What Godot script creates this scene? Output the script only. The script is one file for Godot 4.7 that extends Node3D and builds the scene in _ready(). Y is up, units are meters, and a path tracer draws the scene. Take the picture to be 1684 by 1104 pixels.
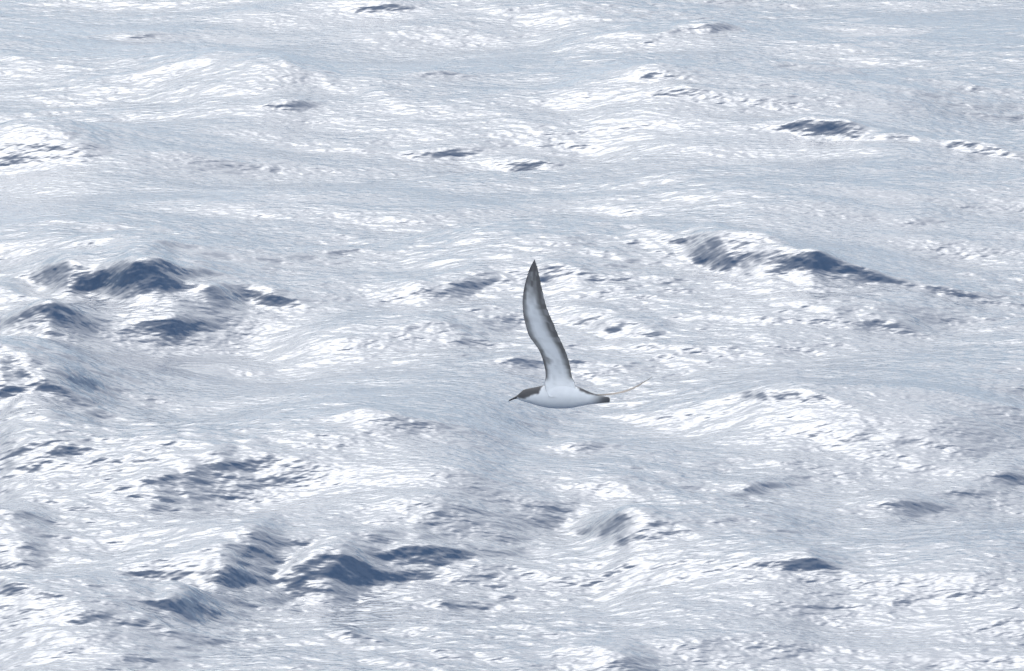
extends Node3D
# A shearwater banking low over a bright, choppy sea, seen through a long lens from a ship's rail.

const W := 1684.0          # photograph's size in pixels, used only to turn pixels into directions
const H := 1104.0
const EYE_HEIGHT := 10.0   # metres above the mean water level
const PITCH := 9.0         # degrees below the horizon
const FOV := 2.108         # vertical
const BIRD_DISTANCE := 55.0
const SWELL := 0.22           # metres either side of the mean level
const SWELL_LENGTH := 34.0
const SWELL_CREST := -66.5
const SUN_UP := 38.0        # degrees above the horizon
const SUN_SIDE := -10.0     # degrees to the right of straight ahead

var cam: Camera3D
var basis_c: Basis
var eye := Vector3(0, EYE_HEIGHT, 0)
var half_v := tan(deg_to_rad(FOV * 0.5))


func _ready() -> void:
	# ---- camera, sky, sun, exposure
	cam = Camera3D.new()
	cam.name = "camera"
	cam.fov = FOV
	cam.near = 0.5
	cam.far = 20000.0
	cam.position = eye
	cam.rotation_degrees = Vector3(-PITCH, 0, 0)
	add_child(cam)
	cam.current = true
	basis_c = Basis.from_euler(Vector3(deg_to_rad(-PITCH), 0, 0))

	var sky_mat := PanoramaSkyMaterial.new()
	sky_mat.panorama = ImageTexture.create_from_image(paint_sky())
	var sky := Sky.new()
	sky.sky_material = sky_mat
	var env := Environment.new()
	env.background_mode = Environment.BG_SKY
	env.sky = sky
	env.tonemap_mode = Environment.TONE_MAPPER_LINEAR
	env.tonemap_exposure = 1.96
	env.sdfgi_enabled = true
	env.ssao_enabled = true
	env.ssil_enabled = true
	var we := WorldEnvironment.new()
	we.name = "world_environment"
	we.environment = env
	add_child(we)

	var sun := DirectionalLight3D.new()   # behind thin cloud, ahead of the camera
	sun.name = "sun"
	sun.light_color = Color(1.0, 0.97, 0.92)
	sun.light_energy = 0.15
	sun.light_angular_distance = 60.0
	sun.shadow_enabled = true
	sun.rotation_degrees = Vector3(-SUN_UP, 180.0 - SUN_SIDE, 0)
	add_child(sun)

	build_sea()
	build_bird()


# a bright hazy sky: pale at the horizon, bluer overhead, a broad aureole round the veiled sun, thin broken cloud all round
func paint_sky() -> Image:
	var w := 768
	var h := 384
	var img := Image.create(w, h, false, Image.FORMAT_RGBF)
	var n := FastNoiseLite.new()
	n.seed = 12
	n.noise_type = FastNoiseLite.TYPE_SIMPLEX_SMOOTH
	n.fractal_octaves = 5
	n.frequency = 1.5
	var su := deg_to_rad(SUN_UP)
	var sa := deg_to_rad(SUN_SIDE)
	var to_sun := Vector3(sin(sa) * cos(su), sin(su), -cos(sa) * cos(su))
	for j in h:
		var up := (0.5 - (j + 0.5) / h) * PI
		for i in w:
			var az := (i + 0.5) / w * TAU
			var d := Vector3(sin(az) * cos(up), sin(up), -cos(az) * cos(up))
			var y := maxf(d.y, 0.0)
			var t := pow(1.0 - y, 2.6)
			var c := Vector3(0.13, 0.18, 0.275).lerp(Vector3(0.32, 0.405, 0.475), t)
			var g := rad_to_deg(acos(clampf(d.dot(to_sun), -1, 1)))
			c += Vector3(1.0, 0.98, 0.95) * (0.20 * exp(-g / 30.0) + 5.1 * exp(-g * g / 138.0))
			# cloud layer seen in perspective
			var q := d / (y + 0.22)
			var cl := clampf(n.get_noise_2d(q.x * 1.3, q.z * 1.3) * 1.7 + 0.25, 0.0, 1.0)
			# front-lit cloud away from the sun, unseen and brightened further to light the bird
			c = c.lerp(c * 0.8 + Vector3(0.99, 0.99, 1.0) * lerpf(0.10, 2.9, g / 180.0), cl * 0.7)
			img.set_pixel(i, j, Color(c.x, c.y, c.z))
	return img


# ---------------------------------------------------------------- pixels to places
func ray(px: float, py: float) -> Vector3:
	var v := Vector3((px - W * 0.5) / (H * 0.5) * half_v, -(py - H * 0.5) / (H * 0.5) * half_v, -1.0)
	return basis_c * v


# the long swell that carries the chop: its crest lies behind the bird
func swell(z: float) -> float:
	return SWELL * cos((z - SWELL_CREST) * TAU / SWELL_LENGTH)


func on_water(px: float, py: float, level: float = 0.0) -> Vector3:
	var r := ray(px, py)
	var p := eye + r * ((level - eye.y) / r.y)
	for i in 12:
		p = eye + r * ((level + swell(p.z) - eye.y) / r.y)
	return p


# ---------------------------------------------------------------- the sea
var xs := PackedFloat32Array()
var zs := PackedFloat32Array()
var hs := PackedFloat32Array()

# one wavelet: crest points in pixels, height of its near face in pixels, slope of that face in degrees, back length as a multiple of the face
const BROAD_WAVES := [
	[[[1080, 298], [1300, 345], [1500, 392], [1740, 436]], 45, 5.95, 3],
	[[[600, 428], [850, 400], [1160, 374], [1400, 440], [1700, 500]], 80, 5.95, 2],
	[[[850, 115], [1060, 88], [1300, 150], [1500, 200], [1700, 240]], 80, 4.675, 2],
	[[[-60, 400], [100, 415], [235, 422], [480, 470]], 90, 5.95, 2],
	[[[100, 895], [370, 870], [600, 840], [820, 790]], 100, 5.95, 2],
	[[[900, 830], [1050, 832], [1250, 860], [1400, 895], [1750, 930]], 70, 4.25, 2],
	[[[-60, 570], [60, 580], [220, 640]], 90, 6.8, 2],
	[[[1150, 640], [1400, 640], [1720, 670]], 90, 6.8, 2],
	[[[250, 60], [450, 82], [560, 130], [680, 165]], 60, 4.25, 2],
	[[[380, 690], [600, 664], [860, 645]], 90, 6.8, 2],
	[[[-60, 720], [150, 730], [380, 760]], 70, 6, 2],
	[[[820, 20], [960, 10], [1150, 30], [1350, 60]], 50, 4.675, 2],
	[[[-60, 980], [100, 985], [300, 1010]], 80, 7.65, 2],
	[[[480, 540], [640, 520], [800, 500]], 70, 6.8, 2],
	[[[-60, 240], [150, 225], [420, 260]], 60, 5.1, 2],
]
const WAVELETS := [
	[[[200, 52], [240, 48], [280, 52]], 6, 26, 5],
	[[[-20, 80], [10, 86], [40, 95]], 7, 26, 5],
	[[[445, 80], [480, 104], [505, 122], [540, 132]], 7, 30, 5],
	[[[600, 142], [630, 156], [660, 170]], 8, 22, 6],
	[[[322, 103], [348, 104]], 4, 26, 4],
	[[[398, 101], [442, 101]], 4, 26, 4],
	[[[440, 163], [470, 162], [530, 160]], 9, 22, 4],
	[[[685, 116], [725, 112], [770, 116]], 7, 24, 5],
	[[[590, 4], [630, 2], [675, 8]], 10, 24, 4],
	[[[-20, 186], [40, 183], [95, 182]], 4, 20, 6],
	[[[-30, 214], [60, 212], [150, 225]], 26, 9, 5],
	[[[520, 240], [580, 234], [615, 240]], 5, 22, 5],
	[[[650, 248], [720, 240], [800, 237]], 9, 22, 5],
	[[[745, 281], [790, 279]], 6, 22, 4],
	[[[815, 266], [860, 259], [905, 262], [925, 264]], 11, 24, 4],
	[[[465, 413], [515, 408], [570, 411]], 6, 26, 5],
	[[[150, 436], [185, 428], [225, 421], [265, 432], [305, 455]], 46, 29, 3],
	[[[225, 420], [270, 424], [300, 436], [345, 446]], 12, 25, 5],
	[[[60, 450], [115, 442], [170, 452]], 26, 31, 3],
	[[[-120, 470], [0, 474], [70, 484]], 30, 34, 3],
	[[[-60, 512], [40, 514], [120, 526]], 24, 33, 3],
	[[[50, 492], [90, 494], [140, 508]], 24, 30, 3],
	[[[50, 525], [80, 528], [105, 540]], 14, 25, 3],
	[[[245, 520], [280, 515], [325, 528]], 14, 22, 3],
	[[[310, 486], [350, 480], [395, 484]], 14, 24, 4],
	[[[400, 478], [440, 477], [485, 488]], 15, 25, 4],
	[[[640, 484], [700, 468], [795, 458]], 18, 24, 4],
	[[[1118, 42], [1160, 34], [1208, 38]], 12, 28, 4],
	[[[1050, 112], [1085, 110], [1130, 118]], 10, 22, 4],
	[[[1085, 140], [1120, 138], [1156, 142]], 9, 24, 4],
	[[[1280, 202], [1325, 193], [1360, 197], [1395, 194], [1440, 210]], 18, 31, 5],
	[[[1400, 198], [1467, 214], [1542, 230], [1600, 236], [1670, 236]], 12, 29, 6],
	[[[1000, 344], [1030, 340], [1066, 346]], 6, 20, 5],
	[[[1262, 157], [1296, 161]], 5, 24, 4],
	[[[1230, 97], [1300, 96], [1410, 108]], 13, 15, 5],
	[[[1490, 358], [1520, 352], [1548, 352]], 9, 24, 5],
	[[[1130, 368], [1190, 374], [1250, 390]], 48, 25, 4],
	[[[1200, 388], [1265, 402], [1330, 418]], 44, 23, 4],
	[[[1280, 412], [1340, 422], [1410, 436]], 30, 24, 4],
	[[[1040, 392], [1085, 382], [1140, 380]], 12, 22, 5],
	[[[1370, 436], [1432, 444], [1492, 455], [1567, 470], [1650, 487]], 10, 30, 7],
	[[[870, 448], [907, 440], [950, 436], [990, 446]], 15, 21, 4],
	[[[962, 503], [1010, 512], [1060, 528], [1125, 551]], 16, 25, 4],
	[[[1455, 520], [1490, 528], [1520, 545]], 9, 21, 4],
	[[[-240, 588], [-40, 588], [70, 600]], 50, 36, 3],
	[[[25, 583], [80, 596], [145, 622]], 17, 21, 4],
	[[[200, 676], [245, 672], [300, 688]], 13, 20, 5],
	[[[545, 678], [600, 672], [695, 688]], 20, 15, 5],
	[[[805, 592], [850, 591], [895, 597]], 9, 25, 5],
	[[[755, 577], [795, 573]], 5, 22, 5],
	[[[340, 762], [372, 754], [400, 758]], 9, 23, 4],
	[[[295, 772], [330, 766]], 7, 22, 4],
	[[[-200, 866], [-60, 868], [30, 880], [110, 890]], 44, 30, 3],
	[[[-80, 950], [10, 952], [70, 958]], 24, 29, 3],
	[[[250, 910], [370, 880], [430, 885], [500, 893]], 40, 25, 3],
	[[[440, 922], [500, 914], [570, 910], [640, 925]], 42, 25, 3],
	[[[600, 898], [680, 896], [750, 900], [825, 901]], 10, 24, 5],
	[[[325, 940], [360, 930], [405, 942]], 24, 26, 3],
	[[[245, 978], [285, 966], [330, 976]], 32, 26, 3],
	[[[330, 966], [400, 958], [470, 952]], 14, 24, 4],
	[[[105, 1006], [130, 1000], [155, 1006]], 12, 24, 4],
	[[[545, 1028], [575, 1022], [612, 1038]], 16, 26, 4],
	[[[565, 878], [620, 868], [695, 854]], 10, 16, 5],
	[[[1210, 645], [1290, 642], [1372, 648]], 10, 29, 6],
	[[[985, 846], [1028, 838], [1075, 846], [1118, 860]], 26, 25, 3],
	[[[1195, 802], [1240, 788], [1285, 784]], 12, 23, 4],
	[[[1285, 910], [1335, 917], [1385, 930]], 16, 28, 5],
	[[[1410, 832], [1470, 818], [1540, 826]], 18, 15, 4],
	[[[1350, 883], [1380, 879], [1418, 884]], 11, 19, 4],
	[[[965, 1062], [1010, 1074], [1080, 1098]], 14, 23, 5],
	[[[940, 1086], [985, 1084], [1030, 1096]], 8, 24, 5],
	[[[900, 822], [936, 826]], 7, 22, 4],
	[[[848, 852], [895, 852]], 6, 23, 4],
	[[[1555, 798], [1620, 796]], 7, 21, 4],
	[[[1615, 772], [1650, 768], [1700, 776]], 11, 22, 4],
	[[[900, 730], [950, 720], [1010, 724]], 14, 11, 5],
	[[[890, 784], [980, 778], [1070, 788]], 18, 10, 5],
	[[[928, 603], [965, 613], [1005, 626], [1065, 633]], 5, 26, 6],
	[[[1350, 706], [1460, 712], [1600, 728]], 14, 13, 6],
	[[[640, 880], [700, 872], [745, 868]], 7, 20, 5],
	[[[690, 985], [740, 982], [780, 990]], 7, 22, 5],
]

# smoother water, sheltered behind crests: middle and half size in pixels
const CALM := [[1420, 395, 300, 55], [1450, 320, 200, 35], [280, 350, 330, 45], [720, 330, 330, 45], [620, 115, 130, 40], [1180, 90, 150, 30], [1560, 690, 130, 40], [560, 650, 200, 30], [1560, 970, 170, 50], [1480, 1060, 220, 45], [1600, 800, 120, 50]]


func axis(from: float, to: float, step: float, reach: float, growth: float) -> PackedFloat32Array:
	var out: Array[float] = []
	var n := int(round((to - from) / step))
	for i in n + 1:
		out.append(from + (to - from) * i / n)
	var s := step
	var v := to
	while v < reach:
		s *= growth
		v += s
		out.append(v)
	s = step
	v = from
	while v > -reach:
		s *= growth
		v -= s
		out.push_front(v)
	return PackedFloat32Array(out)


var calm_spots: Array[Vector4] = []


func calm_at(x: float, z: float) -> float:
	if calm_spots.is_empty():
		for c in CALM:
			var p := on_water(c[0], c[1])
			calm_spots.append(Vector4(p.x, p.z, c[2] * 0.00213, c[3] * 0.0136))
	var f := lerpf(1.0, 0.68, smoothstep(-63.5, -66.5, z))
	for c in calm_spots:
		var dx := (x - c.x) / c.z
		var dz := (z - c.y) / c.w
		var q := dx * dx + dz * dz
		if q < 3.0:
			f *= 1.0 - 0.6 * exp(-q * 1.2)
	return f


func bell(t: float) -> float:
	return t * t * (3.0 - 2.0 * t)


func build_sea() -> void:
	var near_z := on_water(0, 1160).z
	var far_z := on_water(0, -60).z
	xs = axis(-2.3, 2.3, 0.0072, 6000.0, 1.12)
	zs = axis(far_z, near_z, 0.0112, 9000.0, 1.12)
	var nx := xs.size()
	var nz := zs.size()
	hs.resize(nx * nz)

	var rng := RandomNumberGenerator.new()
	rng.seed = 4711
	# wind chop: a fan of directions, each component with its own length
	var comps: Array = []
	for i in 26:
		var wl := 0.34 * pow(3.6 / 0.34, i / 25.0)
		var dir := rng.randf_range(-0.95, 0.95) + 0.12
		var slope := 0.024
		comps.append([sin(dir) * TAU / wl, cos(dir) * TAU / wl, rng.randf() * TAU, slope * wl / TAU, wl])

	var rip := FastNoiseLite.new()
	rip.seed = 3
	rip.noise_type = FastNoiseLite.TYPE_SIMPLEX_SMOOTH
	rip.fractal_type = FastNoiseLite.FRACTAL_FBM
	rip.fractal_octaves = 3
	rip.fractal_gain = 0.48
	rip.fractal_lacunarity = 1.9
	rip.frequency = 3.6
	var rip2 := FastNoiseLite.new()
	rip2.seed = 8
	rip2.noise_type = FastNoiseLite.TYPE_SIMPLEX_SMOOTH
	rip2.fractal_type = FastNoiseLite.FRACTAL_RIDGED
	rip2.fractal_octaves = 2
	rip2.frequency = 2.1
	var fine := FastNoiseLite.new()
	fine.seed = 15
	fine.noise_type = FastNoiseLite.TYPE_SIMPLEX_SMOOTH
	fine.fractal_type = FastNoiseLite.FRACTAL_FBM
	fine.fractal_octaves = 2
	fine.fractal_gain = 0.45
	fine.frequency = 9.0
	var patch := FastNoiseLite.new()
	patch.seed = 21
	patch.noise_type = FastNoiseLite.TYPE_SIMPLEX_SMOOTH
	patch.fractal_octaves = 2
	patch.frequency = 0.55

	for j in nz:
		var z := zs[j]
		var dz: float = maxf(zs[mini(j + 1, nz - 1)] - z, z - zs[maxi(j - 1, 0)])
		for i in nx:
			var x := xs[i]
			var cell: float = maxf(dz, maxf(xs[mini(i + 1, nx - 1)] - x, x - xs[maxi(i - 1, 0)]))
			var h := swell(z) if cell < 8.0 else 0.0
			for c in comps:
				if c[4] > 4.0 * cell:
					h += c[3] * sin(c[0] * x + c[1] * z + c[2])
			if cell < 0.09:
				var rough := clampf(0.85 + 0.75 * patch.get_noise_2d(x, z * 0.5), 0.25, 1.4) * calm_at(x, z)
				h += rough * (0.0078 * rip.get_noise_2d(x * 0.7, z) + 0.004 * rip2.get_noise_2d(x * 0.8, z * 0.9) + 0.0056 * fine.get_noise_2d(x * 0.7, z))
			hs[j * nx + i] = h

	var warp := FastNoiseLite.new()
	warp.seed = 77
	warp.noise_type = FastNoiseLite.TYPE_SIMPLEX_SMOOTH
	warp.fractal_octaves = 3
	warp.frequency = 1.6
	for w in BROAD_WAVES:
		stamp(w, warp)
	for w in WAVELETS:
		stamp(w, warp)

	# mesh
	var vs := PackedVector3Array()
	var ns := PackedVector3Array()
	var uvs := PackedVector2Array()
	vs.resize(nx * nz)
	ns.resize(nx * nz)
	uvs.resize(nx * nz)
	for j in nz:
		var j0 := maxi(j - 1, 0)
		var j1 := mini(j + 1, nz - 1)
		for i in nx:
			var i0 := maxi(i - 1, 0)
			var i1 := mini(i + 1, nx - 1)
			var k := j * nx + i
			vs[k] = Vector3(xs[i], hs[k], zs[j])
			ns[k] = Vector3(-(hs[j * nx + i1] - hs[j * nx + i0]) / (xs[i1] - xs[i0]), 1.0, -(hs[j1 * nx + i] - hs[j0 * nx + i]) / (zs[j1] - zs[j0])).normalized()
			uvs[k] = Vector2(xs[i], zs[j])
	var idx := PackedInt32Array()
	idx.resize((nx - 1) * (nz - 1) * 6)
	var o := 0
	for j in nz - 1:
		for i in nx - 1:
			var a := j * nx + i
			idx[o] = a
			idx[o + 1] = a + 1
			idx[o + 2] = a + nx
			idx[o + 3] = a + 1
			idx[o + 4] = a + nx + 1
			idx[o + 5] = a + nx
			o += 6
	var arr := []
	arr.resize(Mesh.ARRAY_MAX)
	arr[Mesh.ARRAY_VERTEX] = vs
	arr[Mesh.ARRAY_NORMAL] = ns
	arr[Mesh.ARRAY_TEX_UV] = uvs
	arr[Mesh.ARRAY_INDEX] = idx
	var mesh := ArrayMesh.new()
	mesh.add_surface_from_arrays(Mesh.PRIMITIVE_TRIANGLES, arr)
	var m := StandardMaterial3D.new()
	m.albedo_color = Color(0.25, 0.325, 0.42)
	m.roughness = 0.125
	m.metallic_specular = 0.36
	m.uv1_triplanar = true
	m.uv1_world_triplanar = true
	m.uv1_scale = Vector3(0.42, 0.6, 0.64)
	m.normal_enabled = true
	m.normal_scale = 1.0
	m.normal_texture = ripple_map()
	mesh.surface_set_material(0, m)
	var sea := MeshInstance3D.new()
	sea.name = "sea_water"
	sea.mesh = mesh
	sea.set_meta("kind", "structure")
	sea.set_meta("label", "choppy blue grey sea with white glare and dark wave faces")
	sea.set_meta("category", "sea")
	add_child(sea)


# capillary ripples too small for the mesh, two to six centimetres long
func ripple_map() -> ImageTexture:
	var size := 1024
	var n := FastNoiseLite.new()
	n.seed = 5
	n.noise_type = FastNoiseLite.TYPE_SIMPLEX_SMOOTH
	n.fractal_octaves = 2
	n.fractal_gain = 0.4
	n.frequency = 1.0 / 24.0
	var img := n.get_seamless_image(size, size, false, false, 0.12, true)
	img.convert(Image.FORMAT_RGBA8)
	img.bump_map_to_normal_map(2.1)
	return ImageTexture.create_from_image(img)


# height of the water as built so far
func ground(x: float, z: float) -> float:
	var i := clampi(xs.bsearch(x), 1, xs.size() - 1)
	var j := clampi(zs.bsearch(z), 1, zs.size() - 1)
	var u := (x - xs[i - 1]) / (xs[i] - xs[i - 1])
	var v := (z - zs[j - 1]) / (zs[j] - zs[j - 1])
	var k := j * xs.size() + i
	var w := xs.size()
	return lerpf(lerpf(hs[k - w - 1], hs[k - w], u), lerpf(hs[k - 1], hs[k], u), v)


# where a pixel's ray first meets that water, or a level above it
func on_surface(px: float, py: float, level: float) -> Vector3:
	var r := ray(px, py)
	var d := 48.0
	while d < 90.0:
		var p := eye + r * d
		if p.y < ground(p.x, p.z) + level:
			return p
		d += 0.02
	return on_water(px, py, level)


# value of a smooth curve through points (x, value), held level past its ends
func curve_at(pts: Array[Vector2], x: float) -> float:
	var n := pts.size()
	var s := 0
	while s < n - 2 and x > pts[s + 1].x:
		s += 1
	var dx := pts[s + 1].x - pts[s].x
	var t := clampf((x - pts[s].x) / dx, 0.0, 1.0)
	var m0: float = (pts[s + 1].y - pts[s - 1].y) / (pts[s + 1].x - pts[s - 1].x) if s > 0 else 0.0
	var m1: float = (pts[s + 2].y - pts[s].y) / (pts[s + 2].x - pts[s].x) if s < n - 2 else 0.0
	var t2 := t * t
	var t3 := t2 * t
	return (2 * t3 - 3 * t2 + 1) * pts[s].y + (t3 - 2 * t2 + t) * m0 * dx + (3 * t2 - 2 * t3) * pts[s + 1].y + (t3 - t2) * m1 * dx


# raises one wavelet: its crest runs straight over the water, and its height along the crest draws the outline that the photograph shows
func stamp(w: Array, warp: FastNoiseLite) -> void:
	var nx := xs.size()
	var theta := deg_to_rad(float(w[2]))
	var face: float = float(w[1]) * 0.00213 / sin(theta + deg_to_rad(PITCH))
	var amp := face * sin(theta)
	var steep := tan(theta)
	var back := maxf(maxf(amp / steep * float(w[3]), amp / 0.10), 0.30)
	var n: int = w[0].size()
	var mx := 0.0
	var mz := 0.0
	var pts: Array[Vector3] = []
	for p in w[0]:
		var q := on_surface(p[0], p[1] + 6.0, amp)
		pts.append(q)
		mx += q.x / n
		mz += q.z / n
	var sxx := 0.0
	var sxz := 0.0
	for q in pts:
		sxx += (q.x - mx) * (q.x - mx)
		sxz += (q.x - mx) * (q.z - mz)
	var most_lean := 0.8 if float(w[1]) > 12.0 else 1.6
	var lean := clampf(sxz / sxx, -most_lean, most_lean)
	var perp := 1.0 / sqrt(1.0 + lean * lean)
	var tops: Array[Vector2] = []
	for k in n:
		var r := ray(w[0][k][0], w[0][k][1])
		var d := (lean * (0.0 - mx) + mz) / (r.z - lean * r.x)
		var p := eye + r * d
		var top := clampf(p.y - ground(p.x, p.z), 0.3 * amp, 1.5 * amp)
		tops.append(Vector2(p.x, top))
	var x0 := tops[0].x
	var x1 := tops[n - 1].x
	var fade := maxf(maxf(0.12, (x1 - x0) * 0.30), 3.2 * amp)
	var i0 := maxi(xs.bsearch(x0 - fade), 0)
	var i1 := mini(xs.bsearch(x1 + fade), nx - 1)
	for i in range(i0, i1 + 1):
		var x := xs[i]
		var zc := mz + lean * (x - mx)
		var a := curve_at(tops, x) * bell(clampf((x - x0 + fade) / (2.0 * fade), 0, 1)) * bell(clampf((x1 + fade - x) / (2.0 * fade), 0, 1))
		if a < 0.0002:
			continue
		var run := maxf(a / steep, 0.03)
		var soft := 0.015 + 0.16 * run
		var j0 := maxi(zs.bsearch(zc - back / perp - 0.3), 0)
		var j1 := mini(zs.bsearch(zc + 2.0 * run / perp + 0.3), zs.size() - 1)
		for j in range(j0, j1 + 1):
			var d := perp * (zs[j] - zc) + 0.09 * warp.get_noise_2d(x, zs[j] * 0.6)
			# a rounded crest: the near face steep below it, the back long and gentle
			var up := 0.5 * (d + sqrt(d * d + soft * soft))
			var down := 0.5 * (-d + sqrt(d * d + soft * soft))
			var q := maxf(1.0 - up / (2.0 * run), 0.0)
			var e := maxf(1.0 - down / back, 0.0)
			hs[j * nx + i] += a * q * q * bell(e)


# ---------------------------------------------------------------- the bird
var px_m := 0.0      # metres per pixel of the photograph at the bird's distance
var bird_noise := FastNoiseLite.new()

const DARK := Color(0.088, 0.086, 0.088)
const WHITE := Color(0.84, 0.84, 0.835)

# x, middle y, half width across the back, half depth from back to belly, all in pixels
const BODY := [
	[850, 653.2, 2.6, 2.6], [854, 652.6, 5.2, 5.2], [860, 651.0, 9.0, 9.0], [868, 650.8, 11.5, 11.4], [878, 651.5, 14.0, 14.0],
	[890, 651.8, 17.0, 16.8], [905, 651.4, 20.2, 20.0], [921, 651.3, 21.2, 20.6], [938, 652.0, 19.6, 19.0], [955, 653.2, 15.4, 14.6],
	[970, 655.2, 11.0, 9.4], [984, 656.8, 8.2, 5.6], [995, 657.6, 6.8, 2.6], [1001, 658.0, 6.0, 1.3], [1003, 658.2, 3.6, 0.6]]

# the raised wing: leading edge x, trailing edge x, y, depth towards the camera in metres
const RAISED_WING := [
	[902, 940, 652, 0.0325], [897, 946, 640, 0.0285], [896, 944.5, 629, 0.0265], [897.3, 941, 621, 0.027], [897, 938.9, 611, 0.0325], [895.2, 937.4, 602, 0.04], [892, 934, 590, 0.0504], [886.8, 929.4, 577, 0.063], [878.8, 923.8, 565, 0.0742], [869.8, 917.8, 552, 0.0868], [864.4, 910.8, 535, 0.1022], [861, 903.8, 519, 0.1162], [859.8, 898.8, 507, 0.126], [859.4, 895.3, 494, 0.1358], [860.8, 892, 480, 0.1442], [863.2, 889.2, 468, 0.1498], [866.4, 886.8, 456, 0.154], [869.8, 884.6, 445, 0.1568], [874, 881.7, 436, 0.1582], [878.2, 879.4, 428.5, 0.1596]]

# the far wing, stretched away from the camera and swept back: leading x, y, trailing x, y, depth
const FAR_WING := [
	[898, 646, 946, 648, -0.006], [899, 646, 947, 647, -0.03], [898, 647, 950, 648, -0.065], [900, 648, 954, 649, -0.105], [906, 649, 960, 650, -0.145], [917, 650, 969, 651, -0.185], [935, 651.5, 982, 651.5, -0.225], [958, 652, 997, 651, -0.265], [985, 651, 1014, 649, -0.3], [1012, 647.5, 1032, 645, -0.33], [1038, 640, 1050, 637, -0.355], [1058, 630, 1063, 628.5, -0.372], [1074, 621, 1075, 620.5, -0.385]]


func spline(rows: Array, t: float) -> Array:
	var n := rows.size()
	var f := clampf(t, 0, 1) * (n - 1)
	var k := mini(int(f), n - 2)
	var u := f - k
	var out := []
	for c in rows[0].size():
		out.append(cubic_interpolate(rows[k][c], rows[k + 1][c], rows[maxi(k - 1, 0)][c], rows[mini(k + 2, n - 1)][c], u))
	return out


func at_bird(px: float, py: float, depth: float) -> Vector3:
	return Vector3((px - 925.0) * px_m, -(py - 650.0) * px_m, depth)


func loft(st: SurfaceTool, rings: Array, colours: Array) -> void:
	var m: int = rings[0].size()
	for r in rings.size() - 1:
		for k in m:
			var k2 := (k + 1) % m
			for q in [[r, k], [r, k2], [r + 1, k], [r, k2], [r + 1, k2], [r + 1, k]]:
				st.set_color(colours[q[0]][q[1]])
				st.add_vertex(rings[q[0]][q[1]])
	for e in [0, rings.size() - 1]:
		var c := Vector3.ZERO
		for p in rings[e]:
			c += p / m
		for k in m:
			var k2 := (k + 1) % m
			var tri := [c, rings[e][k2], rings[e][k]] if e == 0 else [c, rings[e][k], rings[e][k2]]
			for p in tri:
				st.set_color(colours[e][k])
				st.add_vertex(p)


func finish(st: SurfaceTool, called: String, mat: Material, parent: Node3D) -> MeshInstance3D:
	st.index()
	st.generate_normals()
	var o := MeshInstance3D.new()
	o.name = called
	o.mesh = st.commit()
	o.mesh.surface_set_material(0, mat)
	parent.add_child(o, true)
	return o


func add_wing(st: SurfaceTool, rows: Array, far: bool, under: Vector3) -> void:
	var rings := []
	var colours := []
	var n := 88
	var m := 26
	for r in n + 1:
		var t := r / float(n)
		var w := spline(rows, t)
		var le: Vector3
		var te: Vector3
		if far:
			le = at_bird(w[0], w[1], w[4])
			te = at_bird(w[2], w[3], w[4] - 0.004)
		else:
			le = at_bird(w[0], w[2], w[3] + 0.002)
			te = at_bird(w[1], w[2] - 1.5 * t, w[3] - 0.006)
		# feather ends along the trailing edge
		var notch := fposmod(t * 26.0, 1.0)
		te += (te - le).normalized() * px_m * (0.9 * notch - 0.5) * (0.4 if t < 0.12 else 1.0)
		var chord := te - le
		var thick := lerpf(0.0085, 0.0016, pow(t, 0.6)) * (1.0 + 1.6 * exp(-t * 26.0))
		var ring := []
		var cols := []
		for k in m:
			var a := TAU * k / m
			var c := 0.5 - 0.5 * cos(a)
			var s := sin(a)     # above 0: underside
			var prof := sqrt(maxf(c, 0.0)) * (1.0 - c) * 1.6 + 0.12 * (1.0 - c) + 0.02
			var camber := -0.035 * chord.length() * sin(PI * c)
			ring.append(le + chord * c + under * (thick * prof * signf(s) * (1.0 if absf(s) > 1e-4 else 0.0) * 0.6 + camber))
			cols.append(wing_colour(t, c, s > 0.0, ring[k]) if not far else Color(0.10, 0.09, 0.08).lerp(Color(0.42, 0.37, 0.32), smoothstep(0.5, 0.75, t)))
		rings.append(ring)
		colours.append(cols)
	loft(st, rings, colours)


func wing_colour(t: float, c: float, below: bool, p: Vector3) -> Color:
	if not below:
		return DARK.lerp(Color(0.085, 0.068, 0.055), 0.5 + 0.5 * bird_noise.get_noise_3dv(p * 900.0))
	var g := 0.035 * bird_noise.get_noise_3dv(p * 420.0)
	var lead := lerpf(0.05, 0.13, smoothstep(0.05, 0.45, t)) + g
	var trail := lerpf(0.86, 0.60, smoothstep(0.1, 0.85, t)) + g
	var d := 1.0 - smoothstep(lead - 0.06, lead + 0.14, c)
	d = maxf(d, smoothstep(trail - 0.16, trail + 0.14, c)) * smoothstep(0.09, 0.17, t)
	d = maxf(d, smoothstep(0.62, 0.80, t + 0.10 * (c - 0.5) + g))
	# dark bar in the armpit
	var mark := Vector2((t - 0.30) / 0.028, (c - 0.22) / 0.12).length()
	d = maxf(d, 0.75 * (1.0 - smoothstep(0.5, 1.2, mark)))
	var pale := WHITE
	# feather rows: each quill a little lighter or darker than the next
	var streak := 1.0 + 0.16 * bird_noise.get_noise_2d(c * 40.0 + 7.0, floorf(t * 26.0) * 37.0) + 0.10 * bird_noise.get_noise_2d(c * 90.0, t * 260.0)
	pale = pale * minf(streak, 1.02)
	d = clampf(d * (1.0 + 0.35 * bird_noise.get_noise_2d(floorf(t * 26.0) * 53.0, c * 25.0)), 0.0, 1.0)
	return pale.lerp(Color(0.17, 0.162, 0.158).lerp(Color(0.115, 0.113, 0.115), smoothstep(0.6, 0.9, t)), d)


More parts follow.
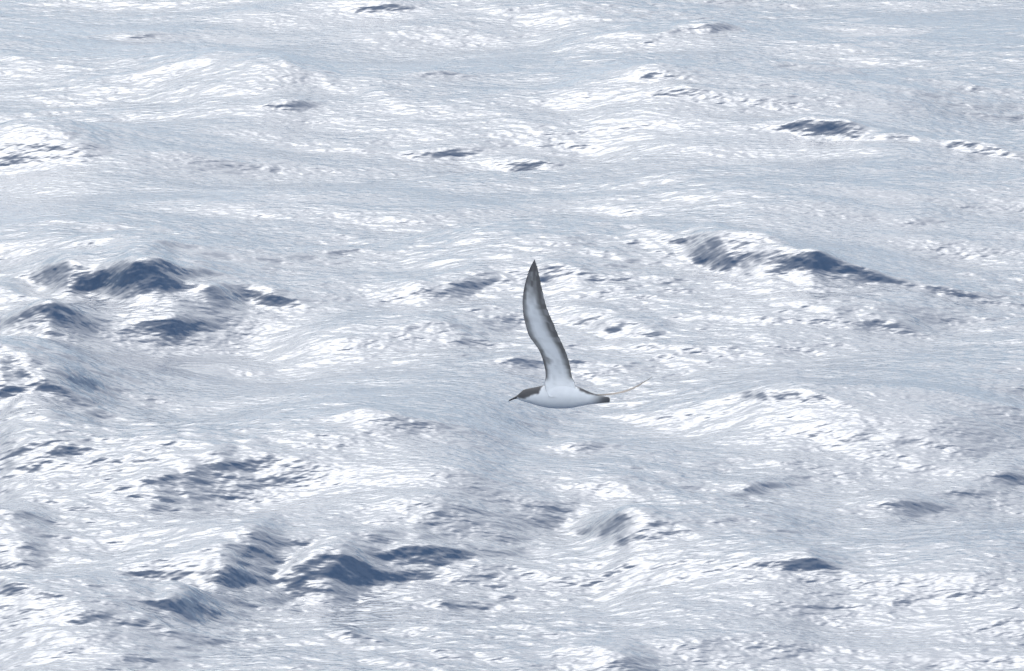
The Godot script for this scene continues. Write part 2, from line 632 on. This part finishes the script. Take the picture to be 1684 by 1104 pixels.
func build_bird() -> void:
	px_m = 2.0 * BIRD_DISTANCE * half_v / H
	bird_noise.seed = 31
	bird_noise.noise_type = FastNoiseLite.TYPE_SIMPLEX_SMOOTH
	bird_noise.frequency = 0.1
	bird_noise.fractal_octaves = 2
	var bird := Node3D.new()
	bird.name = "shearwater"
	bird.set_meta("label", "white bellied dark capped seabird banking with one wing raised over the waves")
	bird.set_meta("category", "bird")
	add_child(bird)
	bird.transform = Transform3D(basis_c, eye + ray(925, 650) * BIRD_DISTANCE)

	var plumage := StandardMaterial3D.new()
	plumage.vertex_color_use_as_albedo = true
	plumage.roughness = 0.85
	plumage.metallic_specular = 0.3
	var st := SurfaceTool.new()
	st.begin(Mesh.PRIMITIVE_TRIANGLES)
	st.set_smooth_group(0)
	var dorsal := Vector3(0, 1, -1).normalized()
	var across := Vector3(0, 1, 1).normalized()
	var rings := []
	var colours := []
	var m := 40
	for r in 73:
		var b := spline(BODY, r / 72.0)
		var c := at_bird(b[0], b[1], 0)
		var ring := []
		var cols := []
		for k in m:
			var a := -TAU * k / m
			var o := across * cos(a) + dorsal * sin(a)
			ring.append(c + (across * cos(a) * b[2] + dorsal * sin(a) * b[3]) * px_m)
			# side of the head and neck: how far down the dark cap comes, in pixels
			var px: float = b[0]
			var py: float = 650.0 - ring[k].y / px_m
			var edge := 655.5
			if px > 862:
				edge = lerpf(655.0, 648.5, smoothstep(862, 884, px))
			if px > 884:
				edge = lerpf(648.5, 628.0, smoothstep(884, 897, px))
			if px > 940:
				edge = lerpf(628.0, 642.5, smoothstep(942, 956, px))
			if px > 956:
				edge = lerpf(642.5, 652.0, (px - 956) / 40.0)
			if px > 940:
				edge += 2.5 * smoothstep(945, 960, px)
			edge += 1.8 * bird_noise.get_noise_3dv(ring[k] * 700.0)
			var d := 1.0 - smoothstep(edge - 2.2, edge + 2.2, py)
			d = maxf(d, smoothstep(0.35, 0.6, o.dot(dorsal)))
			d = maxf(d, 0.9 * smoothstep(966, 996, px))
			cols.append((WHITE * (1.0 + 0.05 * bird_noise.get_noise_3dv(ring[k] * 500.0))).lerp(DARK.lerp(Color(0.125, 0.121, 0.121), 0.6), d))
		rings.append(ring)
		colours.append(cols)
	loft(st, rings, colours)
	add_wing(st, RAISED_WING, false, Vector3(0, -0.38, 1).normalized())
	add_wing(st, FAR_WING, true, Vector3(0, -1, 0.1).normalized())
	finish(st, "body", plumage, bird)

	var horn := StandardMaterial3D.new()
	horn.albedo_color = Color(0.24, 0.24, 0.26)
	horn.roughness = 0.45
	st = SurfaceTool.new()
	st.begin(Mesh.PRIMITIVE_TRIANGLES)
	st.set_smooth_group(0)
	rings = []
	colours = []
	var bill := [[855, 651.8, 4.2, 3.8], [851, 652.8, 3.2, 2.9], [846.5, 654.6, 2.3, 2.0], [842, 656.7, 1.8, 1.6], [838.5, 658.4, 1.5, 1.3], [836.7, 659.6, 1.2, 0.9], [836.2, 660.9, 0.5, 0.4]]
	for r in 19:
		var b := spline(bill, r / 18.0)
		var ring := []
		for k in 14:
			var a := TAU * k / 14
			ring.append(at_bird(b[0], b[1], 0) + Vector3(0.3 * cos(a), cos(a), 0) * b[2] * px_m + Vector3(0, 0, sin(a)) * b[3] * px_m)
		rings.append(ring)
		var cols := []
		cols.resize(14)
		cols.fill(Color.WHITE)
		colours.append(cols)
	loft(st, rings, colours)
	finish(st, "bill", horn, bird)

	var eye_mat := StandardMaterial3D.new()
	eye_mat.albedo_color = Color(0.05, 0.045, 0.04)
	eye_mat.roughness = 0.12
	var ball := SphereMesh.new()
	ball.radius = 1.9 * px_m
	ball.height = 3.8 * px_m
	ball.radial_segments = 16
	ball.rings = 8
	ball.material = eye_mat
	for side in [1, -1]:
		var e := MeshInstance3D.new()
		e.name = "eye"
		e.mesh = ball
		var off: Vector3 = (across * side * 0.9 + dorsal * 0.42).normalized()
		e.position = at_bird(861.5, 651.0, 0) + off * 8.4 * px_m
		bird.add_child(e, true)
